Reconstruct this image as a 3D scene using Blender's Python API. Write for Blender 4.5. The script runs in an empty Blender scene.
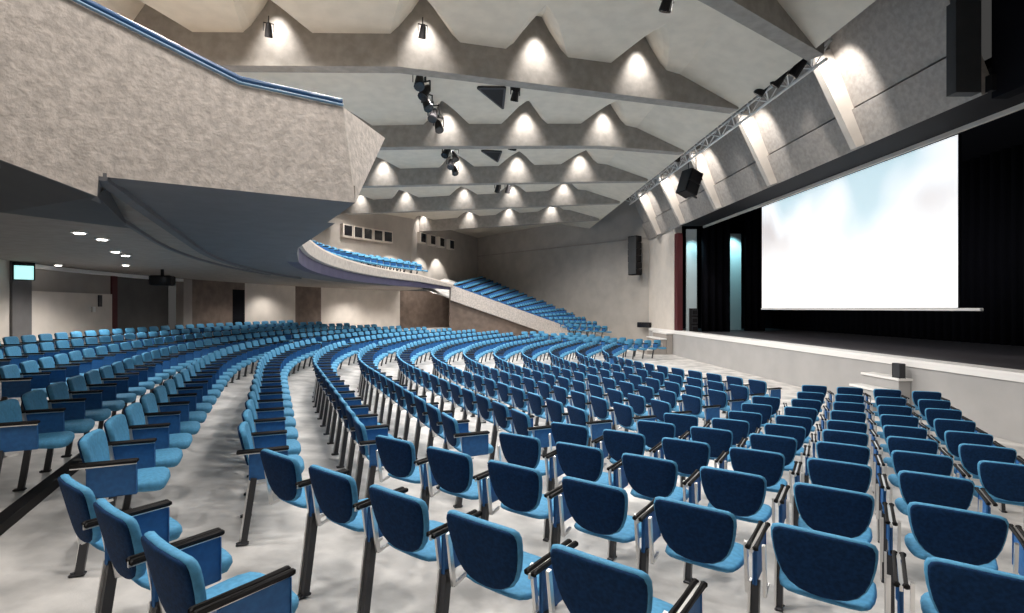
import bpy, math, random
from mathutils import Vector, Matrix
random.seed(7)
SC = bpy.context.scene
COL = SC.collection
EYE = 2.34                                   # height of the lens above the flat floor before the stage
sin, cos, pi = math.sin, math.cos, math.pi
R = math.radians

# ------------------------------------------------------------------ materials
def mat(name, col, rough=0.6, metal=0.0, var=0.0, scale=8.0, bump=0.0, bscale=60.0, spec=0.5, emit=None, es=0.0, col2=None, detail=4.0):
    m = bpy.data.materials.new(name); m.use_nodes = True
    nt = m.node_tree; n = nt.nodes; b = n['Principled BSDF']
    b.inputs['Base Color'].default_value = (*col, 1)
    b.inputs['Roughness'].default_value = rough
    b.inputs['Metallic'].default_value = metal
    b.inputs['Specular IOR Level'].default_value = spec
    tc = n.new('ShaderNodeTexCoord')
    if var or col2:
        t = n.new('ShaderNodeTexNoise'); t.inputs['Scale'].default_value = scale; t.inputs['Detail'].default_value = detail
        r = n.new('ShaderNodeValToRGB')
        lo = col2 if col2 else tuple(c * (1 - var) for c in col)
        hi = col if col2 else tuple(min(1, c * (1 + var)) for c in col)
        r.color_ramp.elements[0].position = .35; r.color_ramp.elements[1].position = .65
        r.color_ramp.elements[0].color = (*lo, 1); r.color_ramp.elements[1].color = (*hi, 1)
        nt.links.new(tc.outputs['Object'], t.inputs['Vector'])
        nt.links.new(t.outputs['Fac'], r.inputs['Fac']); nt.links.new(r.outputs['Color'], b.inputs['Base Color'])
    if bump:
        t2 = n.new('ShaderNodeTexNoise'); t2.inputs['Scale'].default_value = bscale; t2.inputs['Detail'].default_value = 3
        bp = n.new('ShaderNodeBump'); bp.inputs['Strength'].default_value = bump; bp.inputs['Distance'].default_value = .02
        nt.links.new(tc.outputs['Object'], t2.inputs['Vector'])
        nt.links.new(t2.outputs['Fac'], bp.inputs['Height']); nt.links.new(bp.outputs['Normal'], b.inputs['Normal'])
    if emit:
        b.inputs['Emission Color'].default_value = (*emit, 1); b.inputs['Emission Strength'].default_value = es
    return m
M = {}
M['navy'] = mat('navy fabric', (.0045, .025, .076), .85, var=.25, scale=60, bump=.15, bscale=400, spec=.15)
M['sky'] = mat('light blue fabric', (.075, .275, .470), .75, var=.12, scale=40, bump=.1, bscale=400, spec=.3)
M['blue'] = mat('mid blue panel', (.018, .120, .330), .6, var=.12, scale=30)
M['chrome'] = mat('chrome', (.72, .71, .70), .30, metal=.85)
M['black'] = mat('black plastic', (.010, .009, .010), .6, spec=.25)
M['dark'] = mat('dark metal', (.045, .045, .05), .4, metal=.4)
M['floor'] = mat('pale mottled carpet', (.74, .715, .69), .6, col2=(.40, .39, .38), scale=2.2, detail=9, bump=.08, bscale=90)
M['concrete'] = mat('board marked concrete', (.40, .365, .335), .85, var=.13, scale=9, bump=.35, bscale=14, detail=8)
M['parapet'] = mat('coarse pale concrete', (.56, .505, .465), .9, var=.17, scale=14, bump=.5, bscale=28, detail=10)
M['beam'] = mat('grey beam concrete', (.29, .268, .245), .85, var=.12, scale=5, bump=.2, bscale=12, detail=8)
M['shell'] = mat('cream ceiling shell', (.64, .585, .50), .8, var=.05, scale=3)
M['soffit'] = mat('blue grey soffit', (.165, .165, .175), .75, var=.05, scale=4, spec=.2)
M['under'] = mat('taupe soffit', (.30, .265, .235), .8, var=.08, scale=5, spec=.2)
M['wallside'] = mat('grey beige wall', (.42, .385, .35), .8, var=.08, scale=1.2, bump=.1, bscale=10, detail=7)
M['cream'] = mat('cream wall', (.66, .60, .54), .75, var=.05, scale=2)
M['taupe'] = mat('taupe wall', (.33, .30, .275), .8, var=.06, scale=2)
M['wood'] = mat('brown wood panel', (.17, .125, .10), .6, var=.2, scale=3)
M['recess'] = mat('shade painted recess', (.11, .105, .10), .7, var=.1, scale=2)  # the shadow inside the recess is put into this wall colour
M['pillar'] = mat('dark grey pillar', (.13, .125, .125), .7, var=.1, scale=2)
M['red'] = mat('dark red edge', (.075, .007, .010), .6)
M['stagewhite'] = mat('white painted fascia', (.40, .39, .385), .6, var=.05, scale=1.5)
M['edge'] = mat('white stage edge', (.86, .84, .82), .45)
M['stage'] = mat('dark stage boards', (.060, .056, .064), .45, var=.25, scale=6, detail=6)
M['drape'] = mat('black drape', (.006, .006, .009), .95, spec=.1)
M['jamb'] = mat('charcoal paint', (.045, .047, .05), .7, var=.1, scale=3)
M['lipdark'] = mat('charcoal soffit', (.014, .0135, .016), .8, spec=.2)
M['rail'] = mat('blue enamelled rail', (.022, .075, .18), .35)
M['railedge'] = mat('pale blue rail edge', (.16, .28, .42), .4)
M['indigo'] = mat('indigo glow paint', (.042, .040, .085), .6, var=.15, scale=2)  # blue glow on the far balcony front, put into the band's colour
M['panelw'] = mat('pale flat', (.70, .78, .80), .6)
M['glass'] = mat('dark booth glass', (.015, .015, .018), .1)
M['lamp'] = mat('lit lens', (1, 1, 1), .4, emit=(1, .95, .86), es=14)
M['exit'] = mat('lit sign face', (.6, .95, .92), .4, emit=(.50, .95, .92), es=1.0)

def screen_mat():
    m = bpy.data.materials.new('projected picture'); m.use_nodes = True
    nt = m.node_tree; n = nt.nodes; b = n['Principled BSDF']
    b.inputs['Base Color'].default_value = (.8, .8, .8, 1)
    b.inputs['Roughness'].default_value = .9
    tc = n.new('ShaderNodeTexCoord'); sep = n.new('ShaderNodeSeparateXYZ')
    nt.links.new(tc.outputs['Object'], sep.inputs[0])
    # height on the picture -> sky colours at its top fading to white
    mr = n.new('ShaderNodeMapRange'); mr.inputs['From Min'].default_value = 1.0; mr.inputs['From Max'].default_value = 2.9
    nt.links.new(sep.outputs['Z'], mr.inputs['Value'])
    ns = n.new('ShaderNodeTexNoise'); ns.inputs['Scale'].default_value = .30; ns.inputs['Detail'].default_value = 1.5
    nt.links.new(tc.outputs['Object'], ns.inputs['Vector'])
    cr = n.new('ShaderNodeValToRGB')
    e = cr.color_ramp.elements
    e[0].position = .38; e[0].color = (.46, .64, .71, 1); e[1].position = .62; e[1].color = (.58, .52, .51, 1)
    x = cr.color_ramp.elements.new(.5); x.color = (.90, .93, .96, 1)
    nt.links.new(ns.outputs['Fac'], cr.inputs['Fac'])
    mx = n.new('ShaderNodeMix'); mx.data_type = 'RGBA'
    mx.inputs[6].default_value = (1, 1, 1, 1)
    nt.links.new(mr.outputs['Result'], mx.inputs['Factor']); nt.links.new(cr.outputs['Color'], mx.inputs[7])
    nt.links.new(mx.outputs[2], b.inputs['Emission Color'])
    b.inputs['Emission Strength'].default_value = .95
    return m
M['screen'] = screen_mat()

# ------------------------------------------------------------------ mesh builder
class MB:
    def __init__(s): s.v = []; s.f = []; s.m = []; s.mats = []; s.sm = []
    def mi(s, m):
        if m not in s.mats: s.mats.append(m)
        return s.mats.index(m)
    def add(s, vs, fs, m, smooth=False):
        o = len(s.v); k = s.mi(m)
        s.v += [tuple(v) for v in vs]
        for f in fs: s.f.append(tuple(i + o for i in f)); s.m.append(k); s.sm.append(smooth)
        return s
    def hexa(s, p, m):           # 8 corners: bottom ring 0-3, top ring 4-7
        return s.add(p, [(3, 2, 1, 0), (4, 5, 6, 7), (0, 1, 5, 4), (1, 2, 6, 5), (2, 3, 7, 6), (3, 0, 4, 7)], m)
    def box(s, c, d, m, rx=0, rz=0, bev=0.0):
        x, y, z = (q / 2 for q in d)
        if bev:
            b = min(bev, x * .9, y * .9, z * .9)
            vs = []
            for zz, k in ((-z, b), (-z + b, 0), (z - b, 0), (z, b)):
                for px, py in ((-1, -1), (1, -1), (1, 1), (-1, 1)):
                    for q in range(2):
                        first = (px * py > 0) == (q == 0)
                        ax = x - k - (b if first else 0); ay = y - k - (0 if first else b)
                        vs.append((px * ax, py * ay, zz))
            fs = [tuple(range(7, -1, -1)), tuple(range(24, 32))]
            for l in range(3):
                for i in range(8):
                    fs.append((l * 8 + i, l * 8 + (i + 1) % 8, l * 8 + 8 + (i + 1) % 8, l * 8 + 8 + i))
        else:
            vs = [(-x, -y, -z), (x, -y, -z), (x, y, -z), (-x, y, -z), (-x, -y, z), (x, -y, z), (x, y, z), (-x, y, z)]
            fs = [(3, 2, 1, 0), (4, 5, 6, 7), (0, 1, 5, 4), (1, 2, 6, 5), (2, 3, 7, 6), (3, 0, 4, 7)]
        mt = Matrix.Translation(c) @ Matrix.Rotation(rz, 4, 'Z') @ Matrix.Rotation(rx, 4, 'X')
        return s.add([mt @ Vector(v) for v in vs], fs, m)
    def bar(s, a, b, w, h, m):   # square bar between two points
        a, b = Vector(a), Vector(b); d = (b - a).normalized()
        up = Vector((0, 0, 1)) if abs(d.z) < .95 else Vector((0, 1, 0))
        r = d.cross(up).normalized(); u = r.cross(d)
        q = lambda c: [c - r * w / 2 - u * h / 2, c + r * w / 2 - u * h / 2, c + r * w / 2 + u * h / 2, c - r * w / 2 + u * h / 2]
        return s.hexa(q(a) + q(b), m)
    def tube(s, pts, rad, m, n=8):
        pts = [Vector(p) for p in pts]; vs = []; fs = []
        for i, p in enumerate(pts):
            d = (pts[min(i + 1, len(pts) - 1)] - pts[max(i - 1, 0)]).normalized()
            up = Vector((0, 0, 1)) if abs(d.z) < .95 else Vector((0, 1, 0))
            r = d.cross(up).normalized(); u = r.cross(d)
            for k in range(n): vs.append(p + rad * (cos(2 * pi * k / n) * r + sin(2 * pi * k / n) * u))
        for i in range(len(pts) - 1):
            for k in range(n): fs.append((i * n + k, i * n + (k + 1) % n, i * n + n + (k + 1) % n, i * n + n + k))
        fs += [tuple(range(n))[::-1], tuple(range((len(pts) - 1) * n, len(pts) * n))]
        return s.add(vs, fs, m, True)
    def cone(s, a, b, ra, rb, m, n=12):
        a, b = Vector(a), Vector(b); d = (b - a).normalized()
        up = Vector((0, 0, 1)) if abs(d.z) < .95 else Vector((0, 1, 0))
        r = d.cross(up).normalized(); u = r.cross(d); vs = []
        for p, rr in ((a, ra), (b, rb)):
            for k in range(n): vs.append(p + rr * (cos(2 * pi * k / n) * r + sin(2 * pi * k / n) * u))
        fs = [(k, (k + 1) % n, n + (k + 1) % n, n + k) for k in range(n)] + [tuple(range(n))[::-1], tuple(range(n, 2 * n))]
        return s.add(vs, fs, m)
    def prism(s, poly, vec, m):  # polygon of 3-D points pushed along a vector
        n = len(poly); a = [Vector(p) for p in poly]; v = Vector(vec)
        return s.add(a + [p + v for p in a], [tuple(range(n))[::-1], tuple(range(n, 2 * n))] + [(i, (i + 1) % n, n + (i + 1) % n, n + i) for i in range(n)], m)
    def build(s, name, parent=None):
        me = bpy.data.meshes.new(name); me.from_pydata(s.v, [], s.f)
        for m in s.mats: me.materials.append(m)
        me.polygons.foreach_set('material_index', s.m); me.polygons.foreach_set('use_smooth', s.sm)
        me.update()
        return link(name, me, parent)

def link(name, data, parent=None):
    o = bpy.data.objects.new(name, data); COL.objects.link(o)
    if parent is not None: o.parent = parent
    return o
def tag(o, label, cat, group=None, kind=None):
    o['label'] = label; o['category'] = cat
    if group: o['group'] = group
    if kind: o['kind'] = kind
    return o
def struct(o, label=None, cat=None):
    o['kind'] = 'structure'
    if label: o['label'] = label
    if cat: o['category'] = cat
    return o
def empty(name, loc, rz=0):
    o = link(name, None); o.location = loc; o.rotation_euler = (0, 0, rz); o.empty_display_size = .2
    return o

# ------------------------------------------------------------------ plan of the seating: three straight or curved runs, mirrored about the hall axis
AX = 16.65                                   # hall axis (Y)
CX = 14.3                                    # centre of the curved middle run
A1, A2 = R(52.5), R(23.0)
N1 = Vector((cos(A1), sin(A1))); T1 = Vector((sin(A1), -cos(A1)))
N2 = Vector((cos(A2), sin(A2))); T2 = Vector((sin(A2), -cos(A2)))
SP = .945; PITCH = .572
def c2(k): return .70 + SP * k
def wing(k):
    """first seat of the near wing in row k, and the facing angle of that straight run"""
    if k == -1: return Vector((-1.414, 3.354)), R(51.9)
    if k >= 0: return Vector((-.787 + .5505 * k, 4.053 + .757 * k)), R(53.2 + 1.32 * k)
    return Vector((-2.128 + .5505 * (k + 2), 2.58 + .757 * (k + 2))), R(52.5)
def wt(k):
    a = wing(k)[1]; return Vector((sin(a), -cos(a)))
def joint(k):
    p, a = wing(k); t = wt(k)
    return p + t * ((c2(k) - N2.dot(p)) / N2.dot(t))
def rad(k): return 18.95 - SP * k
def arc_start(k): return Vector((CX, AX)) - rad(k) * N2
def zf(k):
    t = [(4, .150), (5, .080), (6, .040), (7, .015), (8, 0), (9, 0)]
    if k >= 8: return 0.0
    if k <= 4: return .462 - .078 * k
    i = int(math.floor(k)); a, b = dict(t)[i], dict(t)[i + 1]
    return a + (b - a) * (k - i)
# floor: flat area before the stage with the rake rising behind it
fl = MB()
ks = [-9 + .5 * i for i in range(37)]
rows = []
for k in ks:
    if k > 9: break
    j = joint(k); s = arc_start(k); half = []
    for tt in (10, 6, 3): half.append(j + wt(k) * tt)
    half += [j, j + (s - j) * .5]
    for i in range(9):
        a = A2 * (1 - i / 8)
        half.append(Vector((CX - rad(k) * cos(a), AX - rad(k) * sin(a))))
    pts = half + [Vector((p.x, 2 * AX - p.y)) for p in half[-2::-1]]
    rows.append([(p.x, p.y, zf(k)) for p in pts])
n = len(rows[0])
fl.add([p for r in rows for p in r], [(i * n + q, i * n + q + 1, (i + 1) * n + q + 1, (i + 1) * n + q) for i in range(len(rows) - 1) for q in range(n - 1)], M['floor'])
fl.add([(-4, -6, -.004), (17, -6, -.004), (17, 46, -.004), (-4, 46, -.004)], [(0, 1, 2, 3)], M['floor'])
struct(fl.build('floor'), 'pale mottled floor raked down to the stage', 'floor')

# ------------------------------------------------------------------ the chair
BACK = [(0, .330), (.115, .328), (.176, .324), (.200, .313), (.210, .290), (.210, .252), (.203, .194), (.190, .134), (.170, .082), (.140, .041), (.098, .015), (.049, .004)]
BH = .330
def ring(half, res=1):
    h = half[::res]
    return h + [(0, 0)] + [(-x, z) for x, z in h[:0:-1]]
LEAN = math.tan(R(13))
def back_pt(x, z, off):                      # z measured up from the shell's lower edge; off = distance in front of the shell
    return (x, LEAN * (BH - z) + .45 * x * x + off, .523 + z)
def disk(mb, half, rings, m, zc=.17, res=1):
    rg = ring(half, res); n = len(rg); vs = []; fs = []
    for sc, off in rings:
        for x, z in rg: vs.append(back_pt(x * sc, zc + (z - zc) * sc, off))
    for l in range(len(rings) - 1):
        for i in range(n): fs.append((l * n + i, l * n + (i + 1) % n, (l + 1) * n + (i + 1) % n, (l + 1) * n + i))
    fs += [tuple(range(n))[::-1], tuple(range((len(rings) - 1) * n, len(rings) * n))]
    mb.add(vs, fs, m, True)
def seat_mesh(mb, res=1):
    out = [(0, .50), (.09, .497), (.150, .484), (.188, .455), (.204, .40), (.205, .31), (.197, .22), (.182, .15), (.158, .118), (.11, .106), (.05, .102)]
    h = out[::res]; rg = h + [(0, .102)] + [(-x, y) for x, y in h[:0:-1]]
    n = len(rg); vs = []; fs = []
    prof = [(.55, -1.05), (.93, -.95), (1, -.5), (.985, -.15), (.93, 0), (.5, .12)] if res == 1 else [(.9, -1), (1, -.5), (.93, 0)]
    for sc, dz in prof:
        for x, y in rg:
            yy = .29 + (y - .29) * sc; th = .028 + .13 * (y - .1)
            vs.append((x * sc, yy, .518 + dz * th + .02 * (yy - .1) - 2.5 * max(0, yy - .42) ** 2))
    for l in range(len(prof) - 1):
        for i in range(n): fs.append((l * n + i, l * n + (i + 1) % n, (l + 1) * n + (i + 1) % n, (l + 1) * n + i))
    fs += [tuple(range(n))[::-1], tuple(range((len(prof) - 1) * n, len(prof) * n))]
    mb.add(vs, fs, M['sky'], True)
def leg_mesh(mb):
    mb.bar((0, .12, .50), (0, .05, .01), .036, .045, M['dark'])
    mb.bar((-.024, .095, .50), (-.024, .025, .015), .012, .02, M['chrome'])
    mb.box((0, .04, .010), (.050, .09, .02), M['dark'], bev=.006)
def post_mesh(mb):
    mb.bar((0, .125, .43), (0, .085, .700), .016, .024, M['chrome'])
    mb.bar((0, .125, .43), (0, .22, .45), .014, .016, M['chrome'])
def arm_mesh(mb):
    for s in (-1, 1): mb.box((s * .0165, .185, .706), (.027, .37, .024), M['black'], bev=.006)
    mb.box((0, .18, .695), (.012, .36, .022), M['chrome'])
def panel_mesh(mb): mb.box((0, .225, .585), (.022, .28, .205), M['blue'], bev=.007)

parts = {}
def proto(name, fn):
    mb = MB(); fn(mb); me = bpy.data.meshes.new(name); me.from_pydata(mb.v, [], mb.f)
    for m in mb.mats: me.materials.append(m)
    me.polygons.foreach_set('material_index', mb.m); me.polygons.foreach_set('use_smooth', mb.sm); me.update()
    parts[name] = me
proto('backrest', lambda b: disk(b, BACK, [(.55, .034), (.90, .042), (.97, .038), (1, .022), (.985, .006), (.93, 0), (.5, 0)][::-1], M['sky']))
proto('back_panel', lambda b: disk(b, BACK, [(.60, -.013), (.90, -.012), (.945, -.007), (.95, .004)], M['navy']))
proto('seat', seat_mesh)
proto('leg', leg_mesh); proto('side_post', post_mesh); proto('armrest', arm_mesh); proto('arm_panel', panel_mesh)
AXM = PITCH / 2
def build_chair(left_arm=False):
    root = empty('auditorium_chair', (0, 0, 0))
    for nm, x in (('backrest', 0), ('back_panel', 0), ('seat', 0), ('side_post', -.245), ('side_post', .245), ('armrest', AXM), ('arm_panel', AXM), ('leg', AXM)):
        o = link(nm, parts[nm], root); o.location = (x, 0, 0)
    if left_arm:
        for nm in ('armrest', 'arm_panel', 'leg'):
            o = link(nm, parts[nm], root); o.location = (-AXM, 0, 0)
    return root
def copy_chair(src, loc, rz):
    r = src.copy(); COL.objects.link(r); r.location = loc; r.rotation_euler = (0, 0, rz)
    for ch in src.children:
        c = ch.copy(); COL.objects.link(c); c.parent = r
    return r

# low detail chair for the crowd of far seats
low = MB()
disk(low, BACK, [(.93, 0), (1, .02), (.93, .04)], M['sky'], res=2)
disk(low, BACK, [(.93, -.010), (.95, .004)], M['navy'], res=2)
seat_mesh(low, res=2)
low.bar((AXM, .13, .46), (AXM, .02, 0), .045, .04, M['dark'])
low.box((AXM, .18, .71), (.055, .38, .03), M['black'])
low.box((AXM, .225, .585), (.022, .27, .2), M['blue'])
low.bar((-.245, .125, .42), (-.245, .085, .70), .018, .024, M['chrome'])
low.bar((.245, .125, .42), (.245, .085, .70), .018, .024, M['chrome'])

# far flank: line of the sloping parapet that ends the rows on that side
PA, PB = Vector((-2.13, 27.4)), Vector((4.4, 29.7))
def past_flank(p):
    d = PB - PA; w = p - PA
    side = d.x * w.y - d.y * w.x
    return (side > -.75 * d.length and p.x < 5.2) or (p.x >= 5.2 and p.y > 28.6)

seats = []                                   # (row k, order along row, position, facing angle)
for k in range(-6, 10):
    j = joint(k); s = arc_start(k); run = []
    w0, wa = wing(k); t = wt(k)
    if k >= -2:
        for q in range(7 if k >= -1 else 2, -1, -1):
            p = w0 + t * (PITCH * q)
            if k == -2 or (p - j).dot(t) > .30: run.append((p, wa))
    L2 = (s - j).length; d2 = (s - j) / L2; d = .74 if k == -2 else .52
    last = None
    while d < L2 - .15:
        run.append((j + d2 * d, A2)); d += PITCH
    rest = d - L2; a = A2 - rest / rad(k); half_arc = []
    while a > .3 * PITCH / rad(k):
        half_arc.append((Vector((CX - rad(k) * cos(a), AX - rad(k) * sin(a))), a)); a -= PITCH / rad(k)
    half = run + half_arc
    full = half + [(Vector((p.x, 2 * AX - p.y)), -b) for p, b in half[::-1]]
    i = 0
    for p, b in full:
        if p.y > AX and past_flank(p): continue
        seats.append((k, i, p, b)); i += 1

F = 515.0
def project(p, z):
    return 490 + F * p.x / p.y, 308 - F * (z - EYE) / p.y
def shown(p, k):
    if p.y < .9: return False
    u, v = project(p, zf(k) + .7)
    u2, v2 = project(p, zf(k) + .86)
    return -12 < u < 1036 and v2 < 608
vis = sorted((q for q in seats if shown(q[2], q[0])), key=lambda q: q[2].length)
near = vis[:300]
nearset = {(k, i) for k, i, p, b in near}
ORD = ['', 'first', 'second', 'third', 'fourth', 'fifth', 'sixth', 'seventh', 'eighth', 'ninth', 'tenth', 'eleventh', 'twelfth', 'thirteenth', 'fourteenth', 'fifteenth',
       'sixteenth', 'seventeenth', 'eighteenth', 'nineteenth', 'twentieth', 'twenty-first', 'twenty-second', 'twenty-third', 'twenty-fourth', 'twenty-fifth',
       'twenty-sixth', 'twenty-seventh', 'twenty-eighth', 'twenty-ninth', 'thirtieth', 'thirty-first', 'thirty-second', 'thirty-third', 'thirty-fourth', 'thirty-fifth']
src = None; src_end = None
byrow = {}
for k, i, p, b in seats:
    if (k, i) in nearset: byrow.setdefault(k, []).append((i, p, b))
for k in sorted(byrow, reverse=True):
    lst = sorted(byrow[k], key=lambda q: q[0])
    rown = 10 - k
    rowname = 'front row' if rown == 1 else ('rear row' if k == -6 else ORD[rown] + ' row from the stage')
    cut = lst[0][0] > 0 or k < -2            # the photo cuts this row before its near end
    for nth, (i, p, b) in enumerate(lst, 1):
        if src is None: src = build_chair(); o = src
        else: o = copy_chair(src, (0, 0, 0), 0)
        o.location = (p.x, p.y, zf(k)); o.rotation_euler = (0, 0, b - pi / 2)
        where = ('nearest one in view' if cut else 'at its near end') if nth == 1 else ORD[nth] + (' visible from the nearest' if cut else ' from its near end')
        look = 'blue chair with navy back' if k >= -1 else 'blue armchair with side panel'
        tag(o, '%s, %s, %s' % (look, rowname, where), 'chair', 'blue chairs in the curved rows')

stuff = MB()
def far_chair(p, z, b):
    mt = Matrix.Translation((p[0], p[1], z)) @ Matrix.Rotation(b - pi / 2, 4, 'Z')
    o = len(stuff.v)
    stuff.v += [tuple(mt @ Vector(v)) for v in low.v]
    stuff.f += [tuple(i + o for i in f) for f in low.f]; stuff.m += low.m; stuff.sm += low.sm
stuff.mats = low.mats
visset = {(k, i) for k, i, p, b in vis}
for k, i, p, b in seats:
    if (k, i) in visset and (k, i) not in nearset: far_chair(p, zf(k), b)

# ------------------------------------------------------------------ balcony over the rear rows
SOF = EYE + 1.1
def cpt(r, a): return Vector((CX - r * cos(a), AX - r * sin(a)))
RF, RB = 19.35, 25.9
front = [(Vector((-1.346, 5.14)), EYE + 1.98)]
st = cpt(RF, A2)
for q in (.33, .66): front.append((front[0][0].lerp(st, q), EYE + 1.98 - .28 * q))
for i in range(17):
    a = A2 * (1 - i / 8); front.append((cpt(RF, a), EYE + 1.70 - .18 * i / 16))
end = Vector((-2.13, 27.4)); e0 = cpt(RF, -A2)
for q in (.5, 1): front.append((e0.lerp(end, q), EYE + 1.52 - .30 * q))
rear = []
for i, (p, z) in enumerate(front):
    f = i / (len(front) - 1); a = R(28) - f * R(67)
    rear.append(cpt(RB, a))
# slab: soffit flat, upper side rising to the rear
sl = MB(); vs = []; n = len(front)
for (p, z), g in zip(front, rear): vs += [(p.x, p.y, SOF), (g.x, g.y, SOF), (p.x, p.y, SOF + .12), (g.x, g.y, SOF + 1.35)]
fs = []
for i in range(n - 1):
    o, q = i * 4, i * 4 + 4
    fs += [(o, o + 1, q + 1, q), (o + 2, q + 2, q + 3, o + 3), (o, q, q + 2, o + 2), (o + 1, o + 3, q + 3, q + 1)]
fs += [(0, 2, 3, 1), ((n - 1) * 4, (n - 1) * 4 + 1, (n - 1) * 4 + 3, (n - 1) * 4 + 2)]
sl.add(vs, fs, M['under'])
struct(sl.build('ceiling_balcony'), 'taupe soffit under the balcony with recessed lights', 'ceiling')
# wide blue grey lining along the balcony's edge
g0 = Vector((-3.06, 4.03)); lining = MB(); vs = []
inner = [g0, g0.lerp(cpt(RF + 1.5, A2), .33), g0.lerp(cpt(RF + 1.5, A2), .66)] + [cpt(RF + 1.5, A2 * (1 - i / 8)) for i in range(17)]
for (p, z), g in zip(front[:20], inner): vs += [(p.x, p.y, SOF - .05), (g.x, g.y, SOF - .05), (p.x, p.y, SOF + .01), (g.x, g.y, SOF + .01)]
fs = []
for i in range(len(inner) - 1):
    o, q = i * 4, i * 4 + 4
    fs += [(o, o + 1, q + 1, q), (o + 2, q + 2, q + 3, o + 3), (o, q, q + 2, o + 2), (o + 1, o + 3, q + 3, q + 1)]
fs += [(0, 2, 3, 1)]
lining.add(vs, fs, M['soffit'])
struct(lining.build('ceiling_lining'), 'smooth blue grey soffit along the balcony edge', 'ceiling')
rb = MB()
for i in range(12): rb.bar((*inner[i], SOF - .07), (*inner[i + 1], SOF - .07), .10, .06, M['soffit'])
struct(rb.build('trim_1'))
rb = MB()
out = [g0 + Vector((-.55, .25)), cpt(RF + 2.05, A2)] + [cpt(RF + 2.05, A2 * (1 - i / 8)) for i in range(1, 9)]
for i in range(len(out) - 1): rb.bar((*out[i], SOF - .02), (*out[i + 1], SOF - .02), .05, .05, M['soffit'])
struct(rb.build('trim_2'))
# rear slab to the left of the lining (behind the near parapet)
ls = MB()
poly = [(-4.85, 2.85), (-3.06, 4.03), (-1.4, 5.2), tuple(rear[0]), (-12.6, 3.0), (-12.0, 2.0)]
ls.prism([(x, y, SOF + .012) for x, y in poly], (0, 0, .3), M['under'])
struct(ls.build('ceiling_under_balcony'), 'taupe soffit at left under the balcony', 'ceiling')

# near parapet: the flat end wall of the balcony, its top and foot rising to the left with the rake
PO, PD = Vector((-2.22, 4.57)), Vector((-.77, -.50))
def pw(a, z, off=0):
    p = PO + PD * a + Vector((-.545, .839)) * off
    return (p.x, p.y, EYE + z)
prf = [(3.4, 2.963), (0, 1.98), (-1.003, 1.98), (-1.135, 1.05), (1.09, 1.03), (1.10, .872), (1.72, 1.075), (3.4, 1.09)]
pp = MB(); n = len(prf)
t4 = (-1.264, 6.2, EYE + 2.046)
vs = [pw(a, z) for a, z in prf] + [pw(a, z, .34) for a, z in prf] + [t4]
fs = [tuple(range(n)), tuple(range(n, 2 * n))[::-1]] + [(i, i + n, (i + 1) % n + n, (i + 1) % n) for i in range(n) if i != 2]
fs += [(2, 2 * n, 3), (2, n + 2, 2 * n), (3, 2 * n, n + 3), (n + 2, n + 3, 2 * n)]
pp.add(vs, fs, M['parapet'])
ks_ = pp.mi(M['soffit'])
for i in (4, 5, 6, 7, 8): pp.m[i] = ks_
struct(pp.build('wall_balcony'), 'coarse pale concrete balcony end wall at upper left', 'wall')
rl = MB(); rl.tube([pw(3.4, 3.02, .03), pw(0, 2.035, .03), pw(-1.0, 2.035, .03)], .036, M['rail'], 10)
rail_root = rl.build('balcony_handrail')
tag(rail_root, 'dark blue handrail along the top of the near concrete balcony wall', 'handrail')
br = MB(); br.tube([pw(3.4, 2.98, -.012), pw(0, 1.993, -.012), pw(-1.0, 1.993, -.012)], .014, M['railedge'], 8)
br.build('rail_edge', rail_root)
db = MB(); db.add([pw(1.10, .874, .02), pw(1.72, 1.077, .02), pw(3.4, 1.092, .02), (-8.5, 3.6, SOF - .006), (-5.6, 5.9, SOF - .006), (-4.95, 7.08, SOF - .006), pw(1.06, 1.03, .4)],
    [(6, 5, 4, 3, 2, 1, 0)], M['jamb'])  # charcoal stands in for the shade on this poorly lit underside
struct(db.build('ceiling_recess'), 'sloping underside of the balcony wall at left, its shade painted dark', 'ceiling')

# balcony front round the curve and along the far side
bf = MB(); vs = []; fs = []
fr2 = front[1:]
for p, z in fr2:
    o = (Vector((CX, AX)) - p).normalized() * .12
    zb = SOF - (.12 if p.y > 10.5 else .03)
    vs += [(p.x + o.x, p.y + o.y, zb), (p.x + o.x, p.y + o.y, zb + (z - zb) * .45), (p.x + o.x * 1.6, p.y + o.y * 1.6, zb + (z - zb) * .5), (p.x + o.x * 1.6, p.y + o.y * 1.6, z), (p.x - o.x, p.y - o.y, z), (p.x - o.x, p.y - o.y, zb)]
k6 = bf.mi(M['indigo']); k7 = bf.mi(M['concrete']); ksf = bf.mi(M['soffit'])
o = 0
bf.v += vs
for i in range(len(fr2) - 1):
    for q in range(6):
        a, b = i * 6 + q, i * 6 + (q + 1) % 6
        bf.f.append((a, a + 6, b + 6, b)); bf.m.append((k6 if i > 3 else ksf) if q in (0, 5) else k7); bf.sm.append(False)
bf.f += [(0, 1, 2, 3, 4, 5), tuple(range((len(fr2) - 1) * 6, len(fr2) * 6))[::-1]]; bf.m += [k7, k7]; bf.sm += [False, False]
struct(bf.build('wall_balcony_curve'), 'curved far balcony front with blue glow painted on its underside band', 'wall')
cap = MB()
for i in range(len(fr2) - 1):
    cap.bar((*fr2[i][0], fr2[i][1] + .03), (*fr2[i + 1][0], fr2[i + 1][1] + .03), .36, .06, M['cream'])
struct(cap.build('trim_3'))

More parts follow.
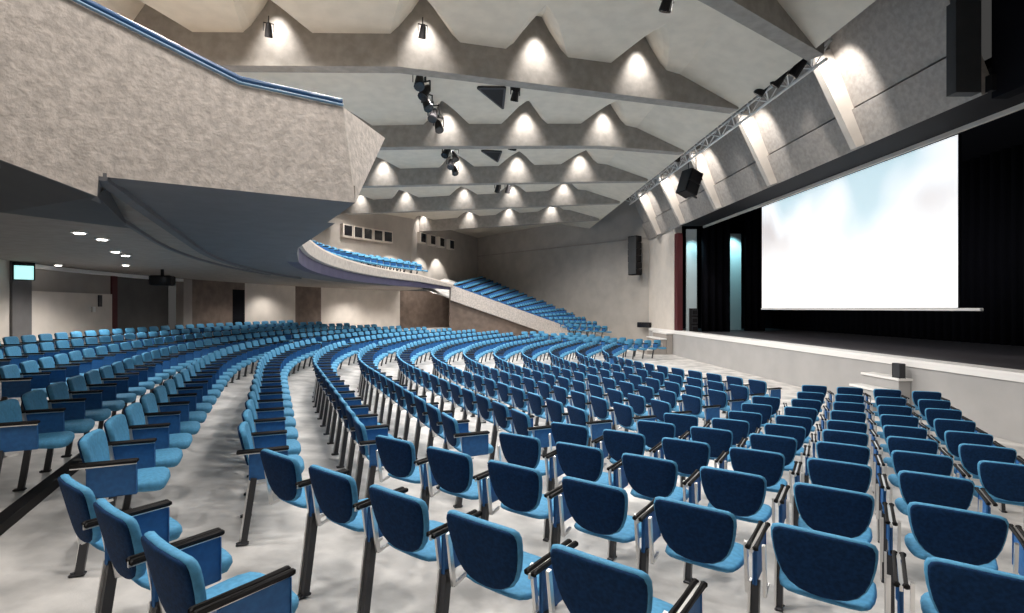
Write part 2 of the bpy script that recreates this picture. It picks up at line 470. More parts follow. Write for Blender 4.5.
# far flank: sloping parapet with seats stepping up behind it to the side wall
fp = MB()
za, zb_ = EYE + 1.22, EYE - 1.08
nrm = Vector((PB.y - PA.y, -(PB.x - PA.x))).normalized() * .18
def flank(q): return PA.lerp(PB, q), za + (zb_ - za) * q
vs = []
for q in (0, 1):
    p, z = flank(q)
    for w, zz in ((1, z - .80), (1, z), (-1, z), (-1, z - .80)): vs.append((p.x + nrm.x * w, p.y + nrm.y * w, zz))
fp.hexa([vs[i] for i in (0, 3, 7, 4, 1, 2, 6, 5)], M['parapet'])
struct(fp.build('wall_flank'), 'pale sloping parapet descending to the far end of the rows', 'wall')
fw = MB(); p0, p1 = PA, PB
fw.prism([(p0.x, p0.y, .3), (p1.x, p1.y, .0), (p1.x, p1.y, zb_ - .6), (p0.x, p0.y, za - .6)], (-nrm.x, -nrm.y, 0), M['wood'])
struct(fw.build('wall_flank_base'), 'brown wall under the sloping parapet', 'wall')
# terrace surface
W0, W1 = Vector((-.8, 43.0)), Vector((8.2, 31.3))
ter = MB()
tz = {'a0': za - .72, 'a1': zb_ - .75, 'w0': EYE + 1.9, 'w1': EYE - 2.2}
NS, NW = 12, 6
def terr(s, w):
    a = PA.lerp(PB, s); b = W0.lerp(W1, s)
    z = (tz['a0'] * (1 - s) + tz['a1'] * s) * (1 - w) + (tz['w0'] * (1 - s) + tz['w1'] * s) * w
    return a.lerp(b, w), z
vs = []
for i in range(NS + 1):
    for q in range(NW + 1):
        p, z = terr(-.25 + 1.3 * i / NS, q / NW * 1.05); vs.append((p.x, p.y, z))
ter.add(vs, [(i * (NW + 1) + q, i * (NW + 1) + q + 1, (i + 1) * (NW + 1) + q + 1, (i + 1) * (NW + 1) + q) for i in range(NS) for q in range(NW)], M['floor'])
struct(ter.build('floor_terrace'), 'stepped terrace floor under the far flank seats', 'floor')
for r_ in range(14):
    s = .02 + r_ / 13 * .93
    a, b = PA.lerp(PB, s), W0.lerp(W1, s); d = b - a; ln = d.length
    ang = math.atan2(d.y, d.x) - pi / 2
    q = .55
    while q < ln - .5:
        p, z = terr(s, q / ln); far_chair(p, z, ang); q += PITCH
# balcony seats
for r_, rr in enumerate((20.1, 21.05, 22.0, 22.95, 23.9, 24.8)):
    a = R(12)
    while a > R(-38):
        p = cpt(rr, a)
        z = SOF + .12 + 1.23 * (rr - RF) / (RB - RF)
        if p.y < (26.3 if rr < 21.5 else 29): far_chair(p, z, a)
        a -= PITCH / rr
so = stuff.build('far_auditorium_chairs')
tag(so, 'mass of small distant blue chairs in the far rows, on the flank and balcony', 'chairs', 'blue chairs in the curved rows', 'stuff')

# ------------------------------------------------------------------ rear wall below the balcony, in bays along one arc
def ang_of(u):                               # angle on the rear arc seen along a plan direction X/Y = u
    A = 1 + u * u; B = -2 * (u * CX + AX); C = CX * CX + AX * AX - RB * RB
    y = (-B + math.sqrt(B * B - 4 * A * C)) / (2 * A); x = u * y
    return math.asin((AX - y) / RB)
zr = .95
def bay(name, u0, u1, z0, z1, m, label, depth=.25, push=0.0, nseg=4, parent=None, thing=None):
    a0, a1 = ang_of(u0), ang_of(u1); mb = MB(); vs = []
    for i in range(nseg + 1):
        a = a0 + (a1 - a0) * i / nseg
        p, q = cpt(RB - push, a), cpt(RB - push + depth, a)
        vs += [(p.x, p.y, z0), (p.x, p.y, z1), (q.x, q.y, z1), (q.x, q.y, z0)]
    fs = []
    for i in range(nseg):
        for w in range(4): fs.append((i * 4 + w, i * 4 + (w + 1) % 4, i * 4 + 4 + (w + 1) % 4, i * 4 + 4 + w))
    fs += [(3, 2, 1, 0), tuple(range(nseg * 4, nseg * 4 + 4))]
    mb.add(vs, fs, m)
    o = mb.build(name, parent)
    if not thing and parent is None: struct(o, label, 'wall' if name.startswith('wall') else None)
    return o
bay('wall_rear_corner', -1.25, -.933, .4, SOF + .02, M['cream'], 'cream wall at the left edge behind the seats')
bay('wall_rear_pillar', -.933, -.895, .4, SOF + .02, M['pillar'], 'dark grey pillar below the lit sign', push=.06, depth=.6)
bay('wall_rear_panel', -.895, -.737, .4, EYE + .42, M['cream'], 'pale panel wall behind the left seats', push=.05)
bay('wall_rear_upper', -.895, -.737, EYE + .42, SOF + .02, M['taupe'], 'taupe band above the pale panel wall')
bay('trim_4', -.895, -.600, SOF - .12, SOF - .02, M['edge'], None, push=.10, depth=.2, nseg=6)
bay('trim_5', -.737, -.727, .4, SOF - .1, M['red'], None, push=.06, depth=.2, nseg=1)
bay('wall_rear_recess', -.724, -.600, .4, SOF + .02, M['recess'], 'shade painted recess in the rear wall', push=-.5)
bay('trim_6', -.600, -.583, .4, SOF - .02, M['taupe'], None, push=.1, depth=.3, nseg=1)
bay('wall_rear_wood', -.583, -.500, .4, SOF + .02, M['wood'], 'brown panelled stretch of the rear wall')
d = bay('door_1', -.500, -.476, .4, EYE + .80, M['drape'], 'black doorway in the brown rear wall', nseg=1); d['category'] = 'door'
bay('wall_rear_lintel', -.500, -.476, EYE + .80, SOF + .02, M['wood'], 'brown lintel over the black doorway', nseg=1)
bay('wall_rear_pale', -.476, -.378, .4, SOF + .02, M['cream'], 'pale stretch of wall right of the black doorway')
bay('wall_rear_brown', -.378, -.328, .4, SOF + .02, M['wood'], 'narrow brown stretch of the rear wall')
bay('wall_rear_lit', -.328, -.175, .4, SOF + .02, M['cream'], 'bright cream wall in the middle under the balcony')
bay('wall_rear_end', -.175, -.07, .4, SOF + .02, M['wood'], 'brown end of the rear wall beside the sloping parapet')
# small sockets / plates on the pale panel
for i, (u, zz, h) in enumerate(((-.775, EYE - .12, .16), (-.762, EYE + .04, .34))):
    o = bay('wall_switch', u - .003, u + .003, zz, zz + h, M['dark'] if i else M['edge'], None, push=.09, depth=.04, nseg=1, thing=True)
    tag(o, ('narrow dark control plate' if i else 'small white switch plate') + ' on the pale panel wall at left', 'switch')
# upper rear wall with the booth windows
ur = MB(); pts = [cpt(RB + .3, R(30) - i * R(2.5)) for i in range(27)]
pts = [p for p in pts if p.y < 33.2] + [Vector((-5.2, 34.0)), Vector((-1.0, 43.4))]
vs = []
for p in pts: vs += [(p.x, p.y, SOF + .5), (p.x, p.y, EYE + 7.2), (p.x - .3, p.y + .1, EYE + 7.2), (p.x - .3, p.y + .1, SOF + .5)]
fs = []
for i in range(len(pts) - 1):
    for w in range(4): fs.append((i * 4 + w, i * 4 + (w + 1) % 4, i * 4 + 4 + (w + 1) % 4, i * 4 + 4 + w))
ur.add(vs, fs, M['wallside'])
struct(ur.build('wall_rear_balcony'), 'grey beige wall behind the balcony with booth windows', 'wall')
wn = 0
for u in (-.282, -.262, -.243, -.222, -.203, -.136, -.117, -.099, -.080):
    # position on the wall along that plan direction
    best = None
    for i in range(len(pts) - 1):
        a, b = pts[i], pts[i + 1]
        fa, fb = a.x - u * a.y, b.x - u * b.y
        if fa * fb <= 0: q = fa / (fa - fb); best = (a.lerp(b, q), (b - a).normalized())
    p, d = best; wn += 1
    h = (4.45 if u < -.15 else 4.75) + EYE
    rz = math.atan2(d.y, d.x)
    inn = Vector((d.y, -d.x)) * .10
    mb = MB()
    mb.box((p.x + inn.x, p.y + inn.y, h), (.74, .34, .74), M['cream'], rz=rz)
    wo = mb.build('window_%d' % wn)
    struct(wo); wo['category'] = 'window'
    mb = MB(); mb.box((p.x + inn.x * 2.4, p.y + inn.y * 2.4, h), (.56, .12, .58), M['glass'], rz=rz); mb.build('window_pane', wo)

# ------------------------------------------------------------------ far side wall
sw = MB()
SW0, SW1 = Vector((9.25, 30.0)), Vector((-1.15, 43.5))
sn = Vector((.79, .61)) * .4
sw.hexa([(SW0.x, SW0.y, 0), (SW1.x, SW1.y, 0), (SW1.x + sn.x, SW1.y + sn.y, 0), (SW0.x + sn.x, SW0.y + sn.y, 0),
         (SW0.x, SW0.y, EYE + 7), (SW1.x, SW1.y, EYE + 7), (SW1.x + sn.x, SW1.y + sn.y, EYE + 7), (SW0.x + sn.x, SW0.y + sn.y, EYE + 7)], M['wallside'])
struct(sw.build('wall_far'), 'tall grey beige far side wall', 'wall')
tr = MB(); o2 = -Vector((.79, .61)) * .03
tr.bar((SW0.x + o2.x, SW0.y + o2.y, EYE + 4.1), (SW1.x + o2.x, SW1.y + o2.y, EYE + 4.35), .05, .07, M['taupe'])
struct(tr.build('trim_7'))
pc = MB()
pc.box((9.45, 28.0, 3.6), (.4, 4.2, 7.2), M['cream'])
struct(pc.build('wall_proscenium_far'), 'cream strip of wall left of the stage opening', 'wall')
pr = MB(); pr.box((9.38, 25.62, EYE + 1.25), (.26, .4, 4.9), M['red']); struct(pr.build('trim_8'))

# ------------------------------------------------------------------ stage
ST = EYE - 1.16
sg = MB()
sg.prism([(9.25, -3, 0), (9.25, 29.8, 0), (22, 36, 0), (22, -3, 0)], (0, 0, ST), M['stage'])
struct(sg.build('floor_stage'), 'dark stage floor', 'floor')
fa = MB(); fa.box((9.21, 13.1, (ST - .02) / 2), (.06, 33.2, ST - .02), M['stagewhite']); struct(fa.build('wall_stage'), 'pale stage front', 'wall')
ed = MB(); ed.box((9.40, 13.1, ST + .005), (.46, 33.3, .07), M['edge'], bev=.01)
ed.box((9.17, 13.1, ST - .06), (.04, 33.3, .12), M['edge'])
struct(ed.build('trim_9'))
# access steps beside the stage front
def steps(name, x0, y, w, nst, rise, run, label, m, mside):
    root = empty(name, (x0, y, 0))
    for i in range(nst):
        h = rise * (i + 1); mb = MB()
        mb.box((-(nst - i - .5) * run, 0, h - .03), (run + .03, w, .06), m, bev=.008); mb.build('tread', root)
        mb = MB(); mb.box((-(nst - i - .5) * run + .01, 0, (h - .06) / 2), (run - .02, w - .08, h - .06), mside); mb.build('riser', root)
    tag(root, label, 'steps')
    return root
s1 = steps('stage_steps', 9.16, 11.75, 1.15, 3, .27, .28, 'low white steps against the stage front behind the near chairs', M['edge'], M['stagewhite'])
cb = MB(); cb.box((-.20, -.46, .96), (.14, .22, .34), M['dark'], bev=.01); cb.build('control_box', s1)
s2 = steps('stage_steps', 9.16, 26.9, 2.2, 4, .27, .32, 'pale steps up to the far end of the stage by the cream wall', M['edge'], M['taupe'])

# projection screen
scr = empty('projection_screen', (11.1, 16.6, EYE))
mb = MB(); mb.box((0, 0, 2.06), (.03, 8.78, 4.1), M['screen']); mb.build('picture_surface', scr)
mb = MB()
for s in (-1, 1): mb.box((.02, s * 4.40, 2.06), (.05, .05, 4.1), M['drape'])
mb.build('side_border', scr)
mb = MB(); mb.box((0, -.28, -.035), (.09, 9.4, .07), M['edge'], bev=.01); mb.build('bottom_bar', scr)
tag(scr, 'large white projection screen with faint sky colours at its top', 'screen')

# drapes: pleated black cloths
def drape(name, a, b, z0, z1, label, m=None, amp=.09, wav=.34):
    a, b = Vector(a), Vector(b); d = b - a; L = d.length; n = max(6, int(L / wav * 4)); nr = Vector((-d.y, d.x)).normalized()
    mb = MB(); vs = []
    for i in range(n + 1):
        p = a + d * (i / n) + nr * amp * sin(2 * pi * i / 4)
        q = p + nr * .04
        vs += [(p.x, p.y, z0), (p.x, p.y, z1), (q.x, q.y, z1), (q.x, q.y, z0)]
    fs = []
    for i in range(n):
        for w in range(4): fs.append((i * 4 + w, i * 4 + (w + 1) % 4, i * 4 + 4 + (w + 1) % 4, i * 4 + 4 + w))
    mb.add(vs, fs, m or M['drape'], True)
    return tag(mb.build(name), label, 'curtain', 'black stage curtains')
TOP = EYE + 5.0
drape('stage_curtain', (16.2, 1.5), (16.2, 34.5), ST, TOP, 'wide black curtain across the rear of the stage behind the screen')
drape('stage_curtain', (10.35, 25.2), (11.75, 25.2), ST, TOP, 'narrow black stage curtain nearest the dark red edge, left of the pale lit flat')
drape('stage_curtain', (12.95, 26.2), (14.0, 26.2), ST, TOP, 'black stage curtain between the pale lit flat and the screen')
def flat(x, y, w, m, label):
    root = empty('stage_flat', (x, y, ST))
    mb = MB(); mb.box((0, 0, 2.55), (w, .08, 5.1), m, bev=.01); mb.build('face_board', root)
    mb = MB()
    for z in (.9, 2.5, 4.1): mb.box((0, .07, z), (w * .95, .05, .08), M['wood'])
    for s in (-1, 1): mb.bar((s * w * .4, .10, 0), (s * w * .4, .55, .06), .05, .05, M['wood'])
    mb.build('brace', root)
    return tag(root, label, 'panel')
flat(10.07, 25.75, .52, M['panelw'], 'narrow pale upright panel beside the dark red edge of the stage')
flat(12.85, 27.3, .90, M['panelw'], 'pale upright panel lit cyan between two black curtains')
rk = empty('backstage_rack', (10.0, 25.3, ST))
for zz in (.15, .55, .95):
    mb = MB(); mb.box((0, 0, zz), (.30, .3, .32), M['dark'], bev=.01); mb.box((0, -.16, zz), (.22, .02, .18), M['black']); mb.build('rack_unit', rk)
mb = MB(); mb.box((0, 0, .55), (.34, .26, 1.18), M['black']); mb.build('rack_case', rk)
tag(rk, 'small dark equipment rack at the foot of the narrow pale panel', 'rack')

# proscenium: lip, sloped panel with fins, jambs
LIPX, LIPZ, TPX, TPZ = 9.25, EYE + 4.02, 6.4, EYE + 5.2
lp = MB()
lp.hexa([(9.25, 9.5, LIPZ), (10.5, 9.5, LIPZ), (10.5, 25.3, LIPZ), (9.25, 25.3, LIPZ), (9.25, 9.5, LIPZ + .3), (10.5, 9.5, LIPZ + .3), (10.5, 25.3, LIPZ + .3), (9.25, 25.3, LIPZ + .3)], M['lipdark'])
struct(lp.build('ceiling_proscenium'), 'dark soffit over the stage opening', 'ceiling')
lt = MB(); lt.box((10.47, 17.3, LIPZ - .05), (.06, 15.9, .10), M['cream']); struct(lt.build('trim_10'))
PDX, PDZ = -.367, .930                       # up the slope
def sl_pt(q, y, off=0):                      # q metres up the panel from the lip, off metres out towards the seats
    return (LIPX + PDX * q - PDZ * off, y, LIPZ + PDZ * q + PDX * off)
pn = MB()
for q0, q1, dd in ((-.02, .92, .07), (.96, 3.6, 0)):
    pn.prism([sl_pt(q0, 9.62, dd), sl_pt(q1, 9.62, dd), sl_pt(q1, 30, dd), sl_pt(q0, 30, dd)], (.25, 0, .10), M['concrete'])
struct(pn.build('wall_proscenium'), 'steep concrete panel above the stage opening', 'wall')
for i, y in enumerate((12.6, 16.45, 20.4, 24.2, 27.6)):
    f = MB()
    f.prism([sl_pt(.02, y, .30), sl_pt(2.5, y, .46), sl_pt(2.5, y, -.05), sl_pt(.02, y, -.05)], (0, .20, 0), M['cream'])
    struct(f.build('beam_fin'), None)
jb = MB(); jb.box((8.83, 9.6, EYE + 5.68), (.47, .2, 3.4), M['jamb'])
struct(jb.build('pillar_end'), 'charcoal pilaster at the right end of the steep panel')
nw = MB(); nw.box((9.50, 3.55, EYE + 6.2), (.3, 12.1, 4.6), M['drape']); struct(nw.build('wall_proscenium_near'), 'black wall above the right end of the stage opening', 'wall')
sc2 = MB(); sc2.box((15.5, 17, TOP + .1), (10.2, 36, .2), M['drape']); struct(sc2.build('ceiling_stage'), 'black ceiling above the stage', 'ceiling')
sw2 = MB(); sw2.box((14, 29.6, ST + 3), (9.2, .3, 6.4), M['drape']); struct(sw2.build('wall_stage_far'), 'black far side of the stage', 'wall')

# ------------------------------------------------------------------ hall ceiling: pleated shells crossed by beams
CE = EYE + 5.9
NOTCH = [-11.9, -9.5, -7.1, -4.55, -1.4, 1.1, 3.65]
BB = EYE + 5.2
BEAMS = [[(.2, 6.35), (3.8, 8.7), (6.7, 10.6)], [(-12.5, 11.1), (-2, 11.25), (.7, 12.0), (6.4, 13.5)], [(-12, 17.3), (-1.5, 16.7), (3.5, 16.65), (6.4, 17.2)],
         [(-12, 22.8), (0, 21.6), (6.4, 21.0)], [(-10, 29), (6.4, 25.4)], [(-7, 36), (6.4, 30.2)]]
def beam_y(bl, x):
    x = max(bl[0][0], min(bl[-1][0], x))
    for (xa, ya), (xb, yb) in zip(bl, bl[1:]):
        if xa <= x <= xb: return ya + (yb - ya) * (x - xa) / (xb - xa)
PK = [(-.78, 0), (-.60, .16), (-.32, .55), (-.10, .92), (.10, .92), (.32, .55), (.60, .16), (.78, 0)]
xs = [(-13.0, 0, None)]
for x in NOTCH: xs += [(x, dz, dx) for dx, dz in PK]
xs += [(4.75, -.05, None), (5.4, -.3, None), (6.5, -.72, None)]
lines = [(lambda x: -3.0, 0), (lambda x: 2.0, 0)]
for bl in BEAMS:
    for off, g in ((-2.1, 0), (-1.5, .22), (-.9, .55), (-.05, 1), (.25, 1), (.3, 0)):
        lines.append((lambda x, bl=bl, off=off: beam_y(bl, x) + off, g))
lines += [(lambda x: 41.0, 0), (lambda x: 48.0, 0)]
cl = MB(); vs = []; yprev = {}
for fn, g in lines:
    for i, (x, dz, dx) in enumerate(xs):
        wv = .25 + .75 * g if g else .02
        xx = x + dx * wv if dx is not None else x
        y = max(fn(xx), yprev.get(i, -9) + .01); yprev[i] = y
        base = 0 if dx is not None else dz
        vs.append((xx, y, CE + base + (dz * g if dx is not None else 0)))
n = len(xs)
cl.add(vs, [(i * n + q, i * n + q + 1, (i + 1) * n + q + 1, (i + 1) * n + q) for i in range(len(lines) - 1) for q in range(n - 1)], M['shell'])
struct(cl.build('ceiling'), 'cream ceiling shells pleated where they meet the beams', 'ceiling')
cc = MB(); cc.box((7.4, 20, EYE + 7.5), (3.2, 50, .2), M['jamb']); struct(cc.build('ceiling_slot'), 'dark cover above the lighting slot', 'ceiling')
for bi, bl in enumerate(BEAMS):
    mb = MB()
    L = [Vector(p) for p in bl]
    vs = []
    for i, p in enumerate(L):
        d = (L[min(i + 1, len(L) - 1)] - L[max(i - 1, 0)]).normalized(); nn = Vector((-d.y, d.x)) * .2
        zt2 = CE + 1.1; zb2 = BB
        if p.x > 6: zb2 = BB - .05
        vs += [(p.x - nn.x * .8, p.y - nn.y * .8, zb2), (p.x - nn.x, p.y - nn.y, zt2), (p.x + nn.x, p.y + nn.y, zt2), (p.x + nn.x * .8, p.y + nn.y * .8, zb2)]
    fs = [(0, 1, 2, 3), tuple(range((len(L) - 1) * 4, len(L) * 4))[::-1]]
    for i in range(len(L) - 1):
        for w in range(4): fs.append((i * 4 + w, i * 4 + 4 + w, i * 4 + 4 + (w + 1) % 4, i * 4 + (w + 1) % 4))
    mb.add(vs, fs, M['beam'])
    struct(mb.build('beam'))
# dark triangular hatches
for tri, lab in (([(-.32, 13.7), (.40, 13.7), (.38, 15.1)], 'nearer black triangular hatch in the cream ceiling'), ([(-.30, 19.2), (.42, 19.3), (.30, 20.6)], 'farther black triangular hatch in the cream ceiling')):
    mb = MB(); mb.prism([(x, y, CE - .06) for x, y in tri], (0, 0, .05), M['black'])
    h = mb.build('ceiling_hatch'); tag(h, lab, 'hatch')
    c = Vector((sum(x for x, y in tri) / 3, sum(y for x, y in tri) / 3))
    fr_ = MB()
    for i in range(3):
        a, b = tri[i], tri[(i + 1) % 3]; fr_.bar((*a, CE - .04), (*b, CE - .04), .06, .06, M['dark'])
    fr_.build('hatch_frame', h)

# ------------------------------------------------------------------ lamps and rigging
def spot_fixture(x, y, z, yaw, tilt, label, s=1.0, lit=False, group='black stage spotlights under the ceiling'):
    root = empty('spotlight', (x, y, z), yaw)
    d = Vector((0, sin(tilt), -cos(tilt)))
    b = MB(); b.cone(-d * .18 * s, d * .17 * s, .09 * s, .13 * s, M['black']); b.cone(-d * .26 * s, -d * .18 * s, .05 * s, .09 * s, M['black']); b.build('housing', root)
    b = MB(); b.cone(d * .17 * s, d * .185 * s, .115 * s, .115 * s, M['lamp'] if lit else M['glass']); b.build('lens', root)
    b = MB()
    for q in (-1, 1): b.bar((q * .15 * s, 0, 0), (q * .15 * s, 0, .26 * s), .02 * s, .04 * s, M['black'])
    b.bar((-.16 * s, 0, .26 * s), (.16 * s, 0, .26 * s), .04 * s, .02 * s, M['black'])
    b.bar((0, 0, .26 * s), (0, 0, .50 * s), .03 * s, .03 * s, M['black']); b.build('yoke', root)
    tag(root, label, 'spotlight', group)
    return root
line = [(-1.72, 12.55, .1), (-1.66, 13.15, -.5), (-1.70, 13.9, .6), (-1.62, 14.7, -.2), (-1.56, 15.6, .4), (-1.55, 18.2, -.5), (-1.30, 18.7, .5), (-1.50, 19.7, 0), (-1.42, 20.6, .4)]
for i, (x, y, yaw) in enumerate(line):
    spot_fixture(x, y, BB + .30, yaw + pi, R(35), 'black spotlight, %s from the front of the ceiling line left of the hatches' % ORD[i + 1], 1.05)
rlb = MB(); rlb.tube([(-1.62, 11.6, BB + .92), (-1.45, 21.2, BB + .92)], .03, M['dark']); tag(rlb.build('lighting_rail'), 'dark rail carrying the line of spotlights left of the ceiling hatches', 'rail')
single = [(.66, 12.75, .95, 'black spotlight hanging right of the nearer hatch'), (.66, 13.45, .85, 'small black spotlight behind the one right of the nearer hatch'),
          (.78, 17.4, 1.2, 'black spotlight hanging right of the farther hatch'), (.36, 24.0, 1.0, 'left one of two black spotlights low in the middle of the ceiling'),
          (.84, 24.1, 1.0, 'right one of two black spotlights low in the middle of the ceiling'), (3.22, 9.35, .9, 'black spotlight hanging alone near the top right of the ceiling'),
          (6.75, 18.6, 1.4, 'black spotlight where the second long beam meets the truss'), (6.7, 25.2, 1.2, 'black spotlight by the far end of the truss'),
          (-4.45, 10.35, .62, 'spotlight hung in front of the first long beam above the balcony handrail'), (-1.36, 10.4, .62, 'black spotlight at the top edge beside the brightest bay of the first beam'),
          (-6.9, 15.9, 1.0, 'spotlight on the short track just right of the handrail end')]
for x, y, s, lab in single: spot_fixture(x, y, BB + .36, .4, R(25), lab, s)
def downl(x, y, z, label, group='recessed lights under the balcony'):
    o = empty('ceiling_light', (x, y, z))
    b = MB(); b.cone((0, 0, -.02), (0, 0, .02), .105, .09, M['edge'], 14); b.build('light_rim', o)
    b = MB(); b.cone((0, 0, -.03), (0, 0, -.015), .065, .065, M['lamp'], 14); b.build('lens', o)
    tag(o, label, 'light', group)
for x, y, lab in ((-5.9, 7.4, 'recessed light nearest the camera under the balcony'), (-6.1, 8.1, 'second recessed light from the camera under the balcony'), (-7.2, 9.9, 'middle one of the row of recessed lights under the balcony'),
                  (-7.5, 10.6, 'recessed light just past the middle of the row under the balcony'), (-9.2, 13.0, 'last recessed light of the row, before the black projector'),
                  (-10.9, 13.0, 'recessed light close above the pale panel wall')):
    downl(x, y, SOF - .005 if x < -5.5 else SOF - .06, lab)
# projector hanging under the balcony
pj = empty('projector', (-9.35, 14.7, SOF - .32))
b = MB(); b.box((0, 0, 0), (.55, .5, .28), M['black'], rz=.3, bev=.03); b.build('body', pj)
b = MB(); b.cone((.2, -.3, 0), (.24, -.38, 0), .09, .1, M['glass']); b.build('lens', pj)
b = MB(); b.bar((0, 0, .1), (0, 0, .32), .06, .06, M['black']); b.build('mount', pj)
tag(pj, 'black projector hanging under the balcony beside the recessed lights', 'projector')
# exit sign
ex = empty('exit_sign', (-10.95, 12.1, EYE + .86), R(42))
b = MB(); b.box((0, 0, 0), (.40, .10, .42), M['black'], bev=.015); b.build('housing', ex)
b = MB(); b.box((0, -.055, -.03), (.34, .02, .32), M['exit']); b.build('lit_face', ex)
tag(ex, 'glowing pale cyan sign on the dark pillar at the left edge', 'sign')
# loudspeakers
def speaker(x, y, z, w, d, h, rz, label, bow=0.0, tilt=0.0):
    o = empty('loudspeaker', (x, y, z), rz); o.rotation_euler = (tilt, 0, rz)
    b = MB(); n = max(1, int(h / .35))
    for i in range(n): b.box((0, bow * ((i - n / 2) / n) ** 2, -h / 2 + (i + .5) * h / n), (w, d, h / n - .015), M['black'], bev=.03)
    b.build('cabinet', o)
    b = MB(); b.box((0, -d / 2 - .005, 0), (w * .82, .02, h * .94), M['jamb']); b.build('front_mesh', o)
    for q in (-.4, .4):
        b = MB(); b.bar((0, d / 2 - .05, h * q), (0, d / 2 + .22, h * q), .06, .06, M['dark']); b.build('bracket', o)
    return tag(o, label, 'loudspeaker')
speaker(8.42, 30.0, EYE + 3.05, .66, .45, 2.3, R(-52), 'tall black loudspeaker column on the far side wall', .2)
hs = speaker(7.55, 19.5, EYE + 4.72, .62, .55, .95, R(-70), 'black loudspeaker hanging before the steep panel', 0, R(-20))
b = MB()
for q in (-.2, .2): b.tube([(q, 0, .4), (q, -.75, 2.45)], .015, M['dark'], 6)
b.build('suspension', hs)
b = MB(); mo = empty('wall_monitor', (8.95, 29.85, EYE - .98), R(-52)); b.box((0, 0, 0), (.92, .16, .30), M['black'], bev=.02); b.build('casing', mo)
b = MB(); b.box((0, -.085, 0), (.84, .02, .24), M['glass']); b.build('display', mo)
tag(mo, 'small black wide panel low on the far side wall by the cream strip', 'panel')
# long truss along the head of the sloped panel
tu = empty('lighting_truss', (7.05, 10.8, EYE + 5.22))
for i, (dx, dz) in enumerate(((0, 0), (-.34, .26), (.1, .40))):
    b = MB(); b.tube([(dx, 0, dz), (dx, 15.2, dz)], .034, M['edge']); b.build('chord', tu)
b = MB(); L = 34
for i in range(L):
    y0, y1 = 15.2 * i / L, 15.2 * (i + 1) / L
    a_, c_ = ((0, 0), (-.34, .26)) if i % 2 else ((-.34, .26), (0, 0))
    b.tube([(a_[0], y0, a_[1]), (c_[0], y1, c_[1])], .016, M['edge'], 5)
    a_, c_ = ((0, 0), (.1, .40)) if i % 2 else ((.1, .40), (0, 0))
    b.tube([(a_[0], y0, a_[1]), (c_[0], y1, c_[1])], .016, M['edge'], 5)
b.build('lattice', tu)
tag(tu, 'long silver lattice truss under the ceiling before the steep panel', 'truss')
for i, (y, lab) in enumerate(((11.6, 'black spotlight clamped to the near end of the silver truss'), (12.1, 'second black spotlight on the near end of the silver truss'), (12.6, 'third black spotlight on the near end of the silver truss'))):
    spot_fixture(6.75 - .12 * i, y - .3, EYE + 5.25, .9, R(40), lab, .95)

# dark step edge on the floor behind the second row at left
se = MB()
def st_pt(t):
    p = joint(-2) - N2 * .69 - T2 * t
    return (p.x, p.y, zf(-2.73) + .03)
se.bar(st_pt(.3), st_pt(6.3), .11, .10, M['black'])
struct(se.build('trim_11'))

# enclosing walls out of the picture
nwall = MB(); nwall.hexa([(9.25, 3.3, 0), (-1.15, -10.2, 0), (-.8, -10.5, 0), (9.6, 3.1, 0), (9.25, 3.3, 13), (-1.15, -10.2, 13), (-.8, -10.5, 13), (9.6, 3.1, 13)], M['wallside'])
struct(nwall.build('wall_near'))

# ------------------------------------------------------------------ light
K = 1.0
def light(kind, name, loc, energy, col=(1, .955, .90), target=None, size=.1, spot=None, blend=.5):
    d = bpy.data.lights.new(name, kind); d.energy = energy * K; d.color = col
    if kind == 'SPOT': d.spot_size = R(spot); d.spot_blend = blend; d.shadow_soft_size = size
    elif kind == 'POINT': d.shadow_soft_size = size
    o = bpy.data.objects.new(name, d); COL.objects.link(o); o.location = loc
    t = Vector(target if target else (loc[0], loc[1], loc[2] - 1)) - Vector(loc)
    o.rotation_euler = t.to_track_quat('-Z', 'Y').to_euler()
    return o
# house lights in the ceiling pleats, one per bay between two beams
for x in NOTCH[2:]:
    for y in (3.0, 7.2, 9.6, 14.2, 19.0, 23.8, 28.5):
        if x > 3 and y < 10: e = 190
        elif x > 1 and y < 10: e = 430
        else: e = 620
        light('SPOT', 'house_light', (x, y, CE - .12), e, spot=150, blend=.6, size=.25)
# wall washers on the beams, tucked into the pleats
for bi, bl in enumerate(BEAMS[1:], 1):
    for x in NOTCH[2:]:
        y = beam_y(bl, x)
        if bi == 1 and x < -5: continue
        light('SPOT', 'beam_washer', (x, y - .50, CE + .58), 330 if bi < 4 else 260, target=(x, y - .22, BB), spot=72, blend=1.0, size=.08)
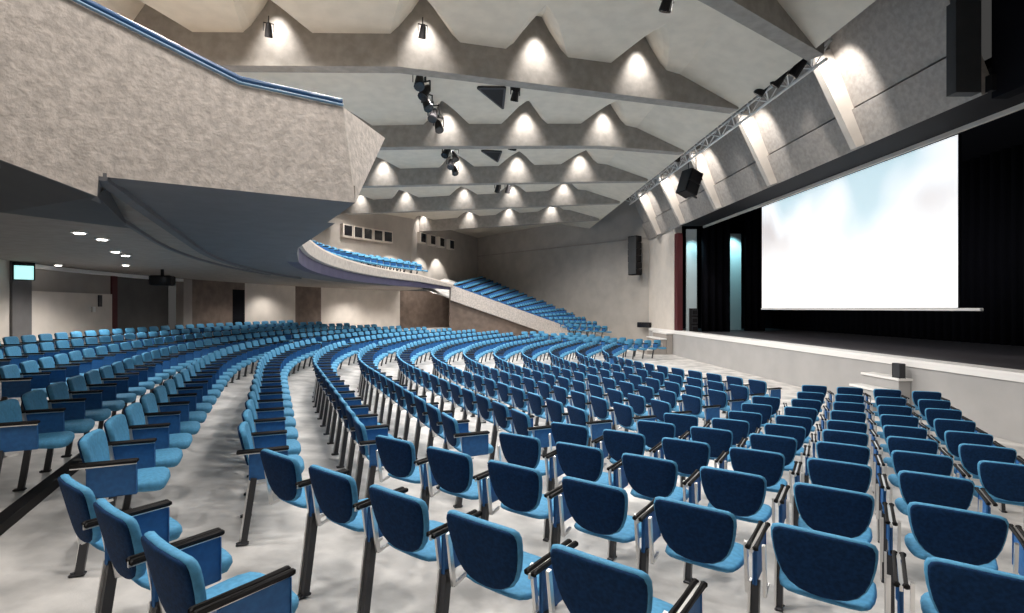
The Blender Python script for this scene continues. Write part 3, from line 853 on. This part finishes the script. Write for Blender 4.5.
# lights on the steep panel and its fins, hung in the slot
for y, e in ((12.6, 330), (16.45, 260), (20.4, 260), (24.2, 260), (27.6, 200)):
    light('SPOT', 'panel_washer', (7.35, y - 1.0, EYE + 6.5), e * 1.7, target=(8.35, y - .1, EYE + 5.2), spot=66, blend=.6, size=.05)
# recessed lights under the balcony
for x, y, e in ((-6.0, 7.8, 170), (-7.3, 10.2, 170), (-9.2, 13.0, 170), (-9.7, 12.5, 170), (-9.5, 21, 120), (-9.6, 23.6, 140), (-6.9, 28.6, 330), (-4.8, 30.4, 330), (-3.0, 27.0, 50), (-9.5, 18, 90)):
    light('SPOT', 'recessed_light', (x, y, SOF - .12), e, spot=140, blend=.7, size=.1)
# balcony rear wall
for x, y in ((-9.3, 27.5), (-7.9, 29.8), (-5.9, 32.3), (-4.3, 34.8), (-3.6, 37)):
    light('SPOT', 'booth_washer', (x + .6, y - .6, EYE + 4.2), 420, target=(x, y, EYE + 2.0), spot=80, blend=.5, size=.05)
# cyan lamp on the pale stage flat
light('SPOT', 'stage_lamp', (12.72, 26.3, EYE + 4.4), 420, col=(.45, .92, 1), target=(12.8, 27.25, EYE + 2.4), spot=60, blend=.6, size=.1)
light('SPOT', 'stage_lamp', (10.05, 24.9, EYE + 3.8), 110, col=(.5, .92, 1), target=(10.05, 25.7, EYE + 2.5), spot=60, blend=.6, size=.1)
# dim ambient background added to fill the hall
w = bpy.data.worlds.new('hall'); SC.world = w; w.use_nodes = True
w.node_tree.nodes['Background'].inputs[0].default_value = (.85, .83, .8, 1); w.node_tree.nodes['Background'].inputs[1].default_value = .06

# ------------------------------------------------------------------ camera
cd = bpy.data.cameras.new('camera'); co = bpy.data.objects.new('camera', cd); COL.objects.link(co)
co.location = (0, 0, EYE); co.rotation_euler = (R(90), 0, 0)
cd.sensor_width = 36; cd.lens = 515 / 1024 * 36
cd.shift_x = 22 / 1024; cd.shift_y = 1.5 / 1024
cd.clip_start = .05; cd.clip_end = 300
SC.camera = co
vs_ = SC.view_settings
vs_.view_transform = 'Standard'; vs_.look = 'None'; vs_.gamma = 1; vs_.use_curve_mapping = False; vs_.exposure = 0.0
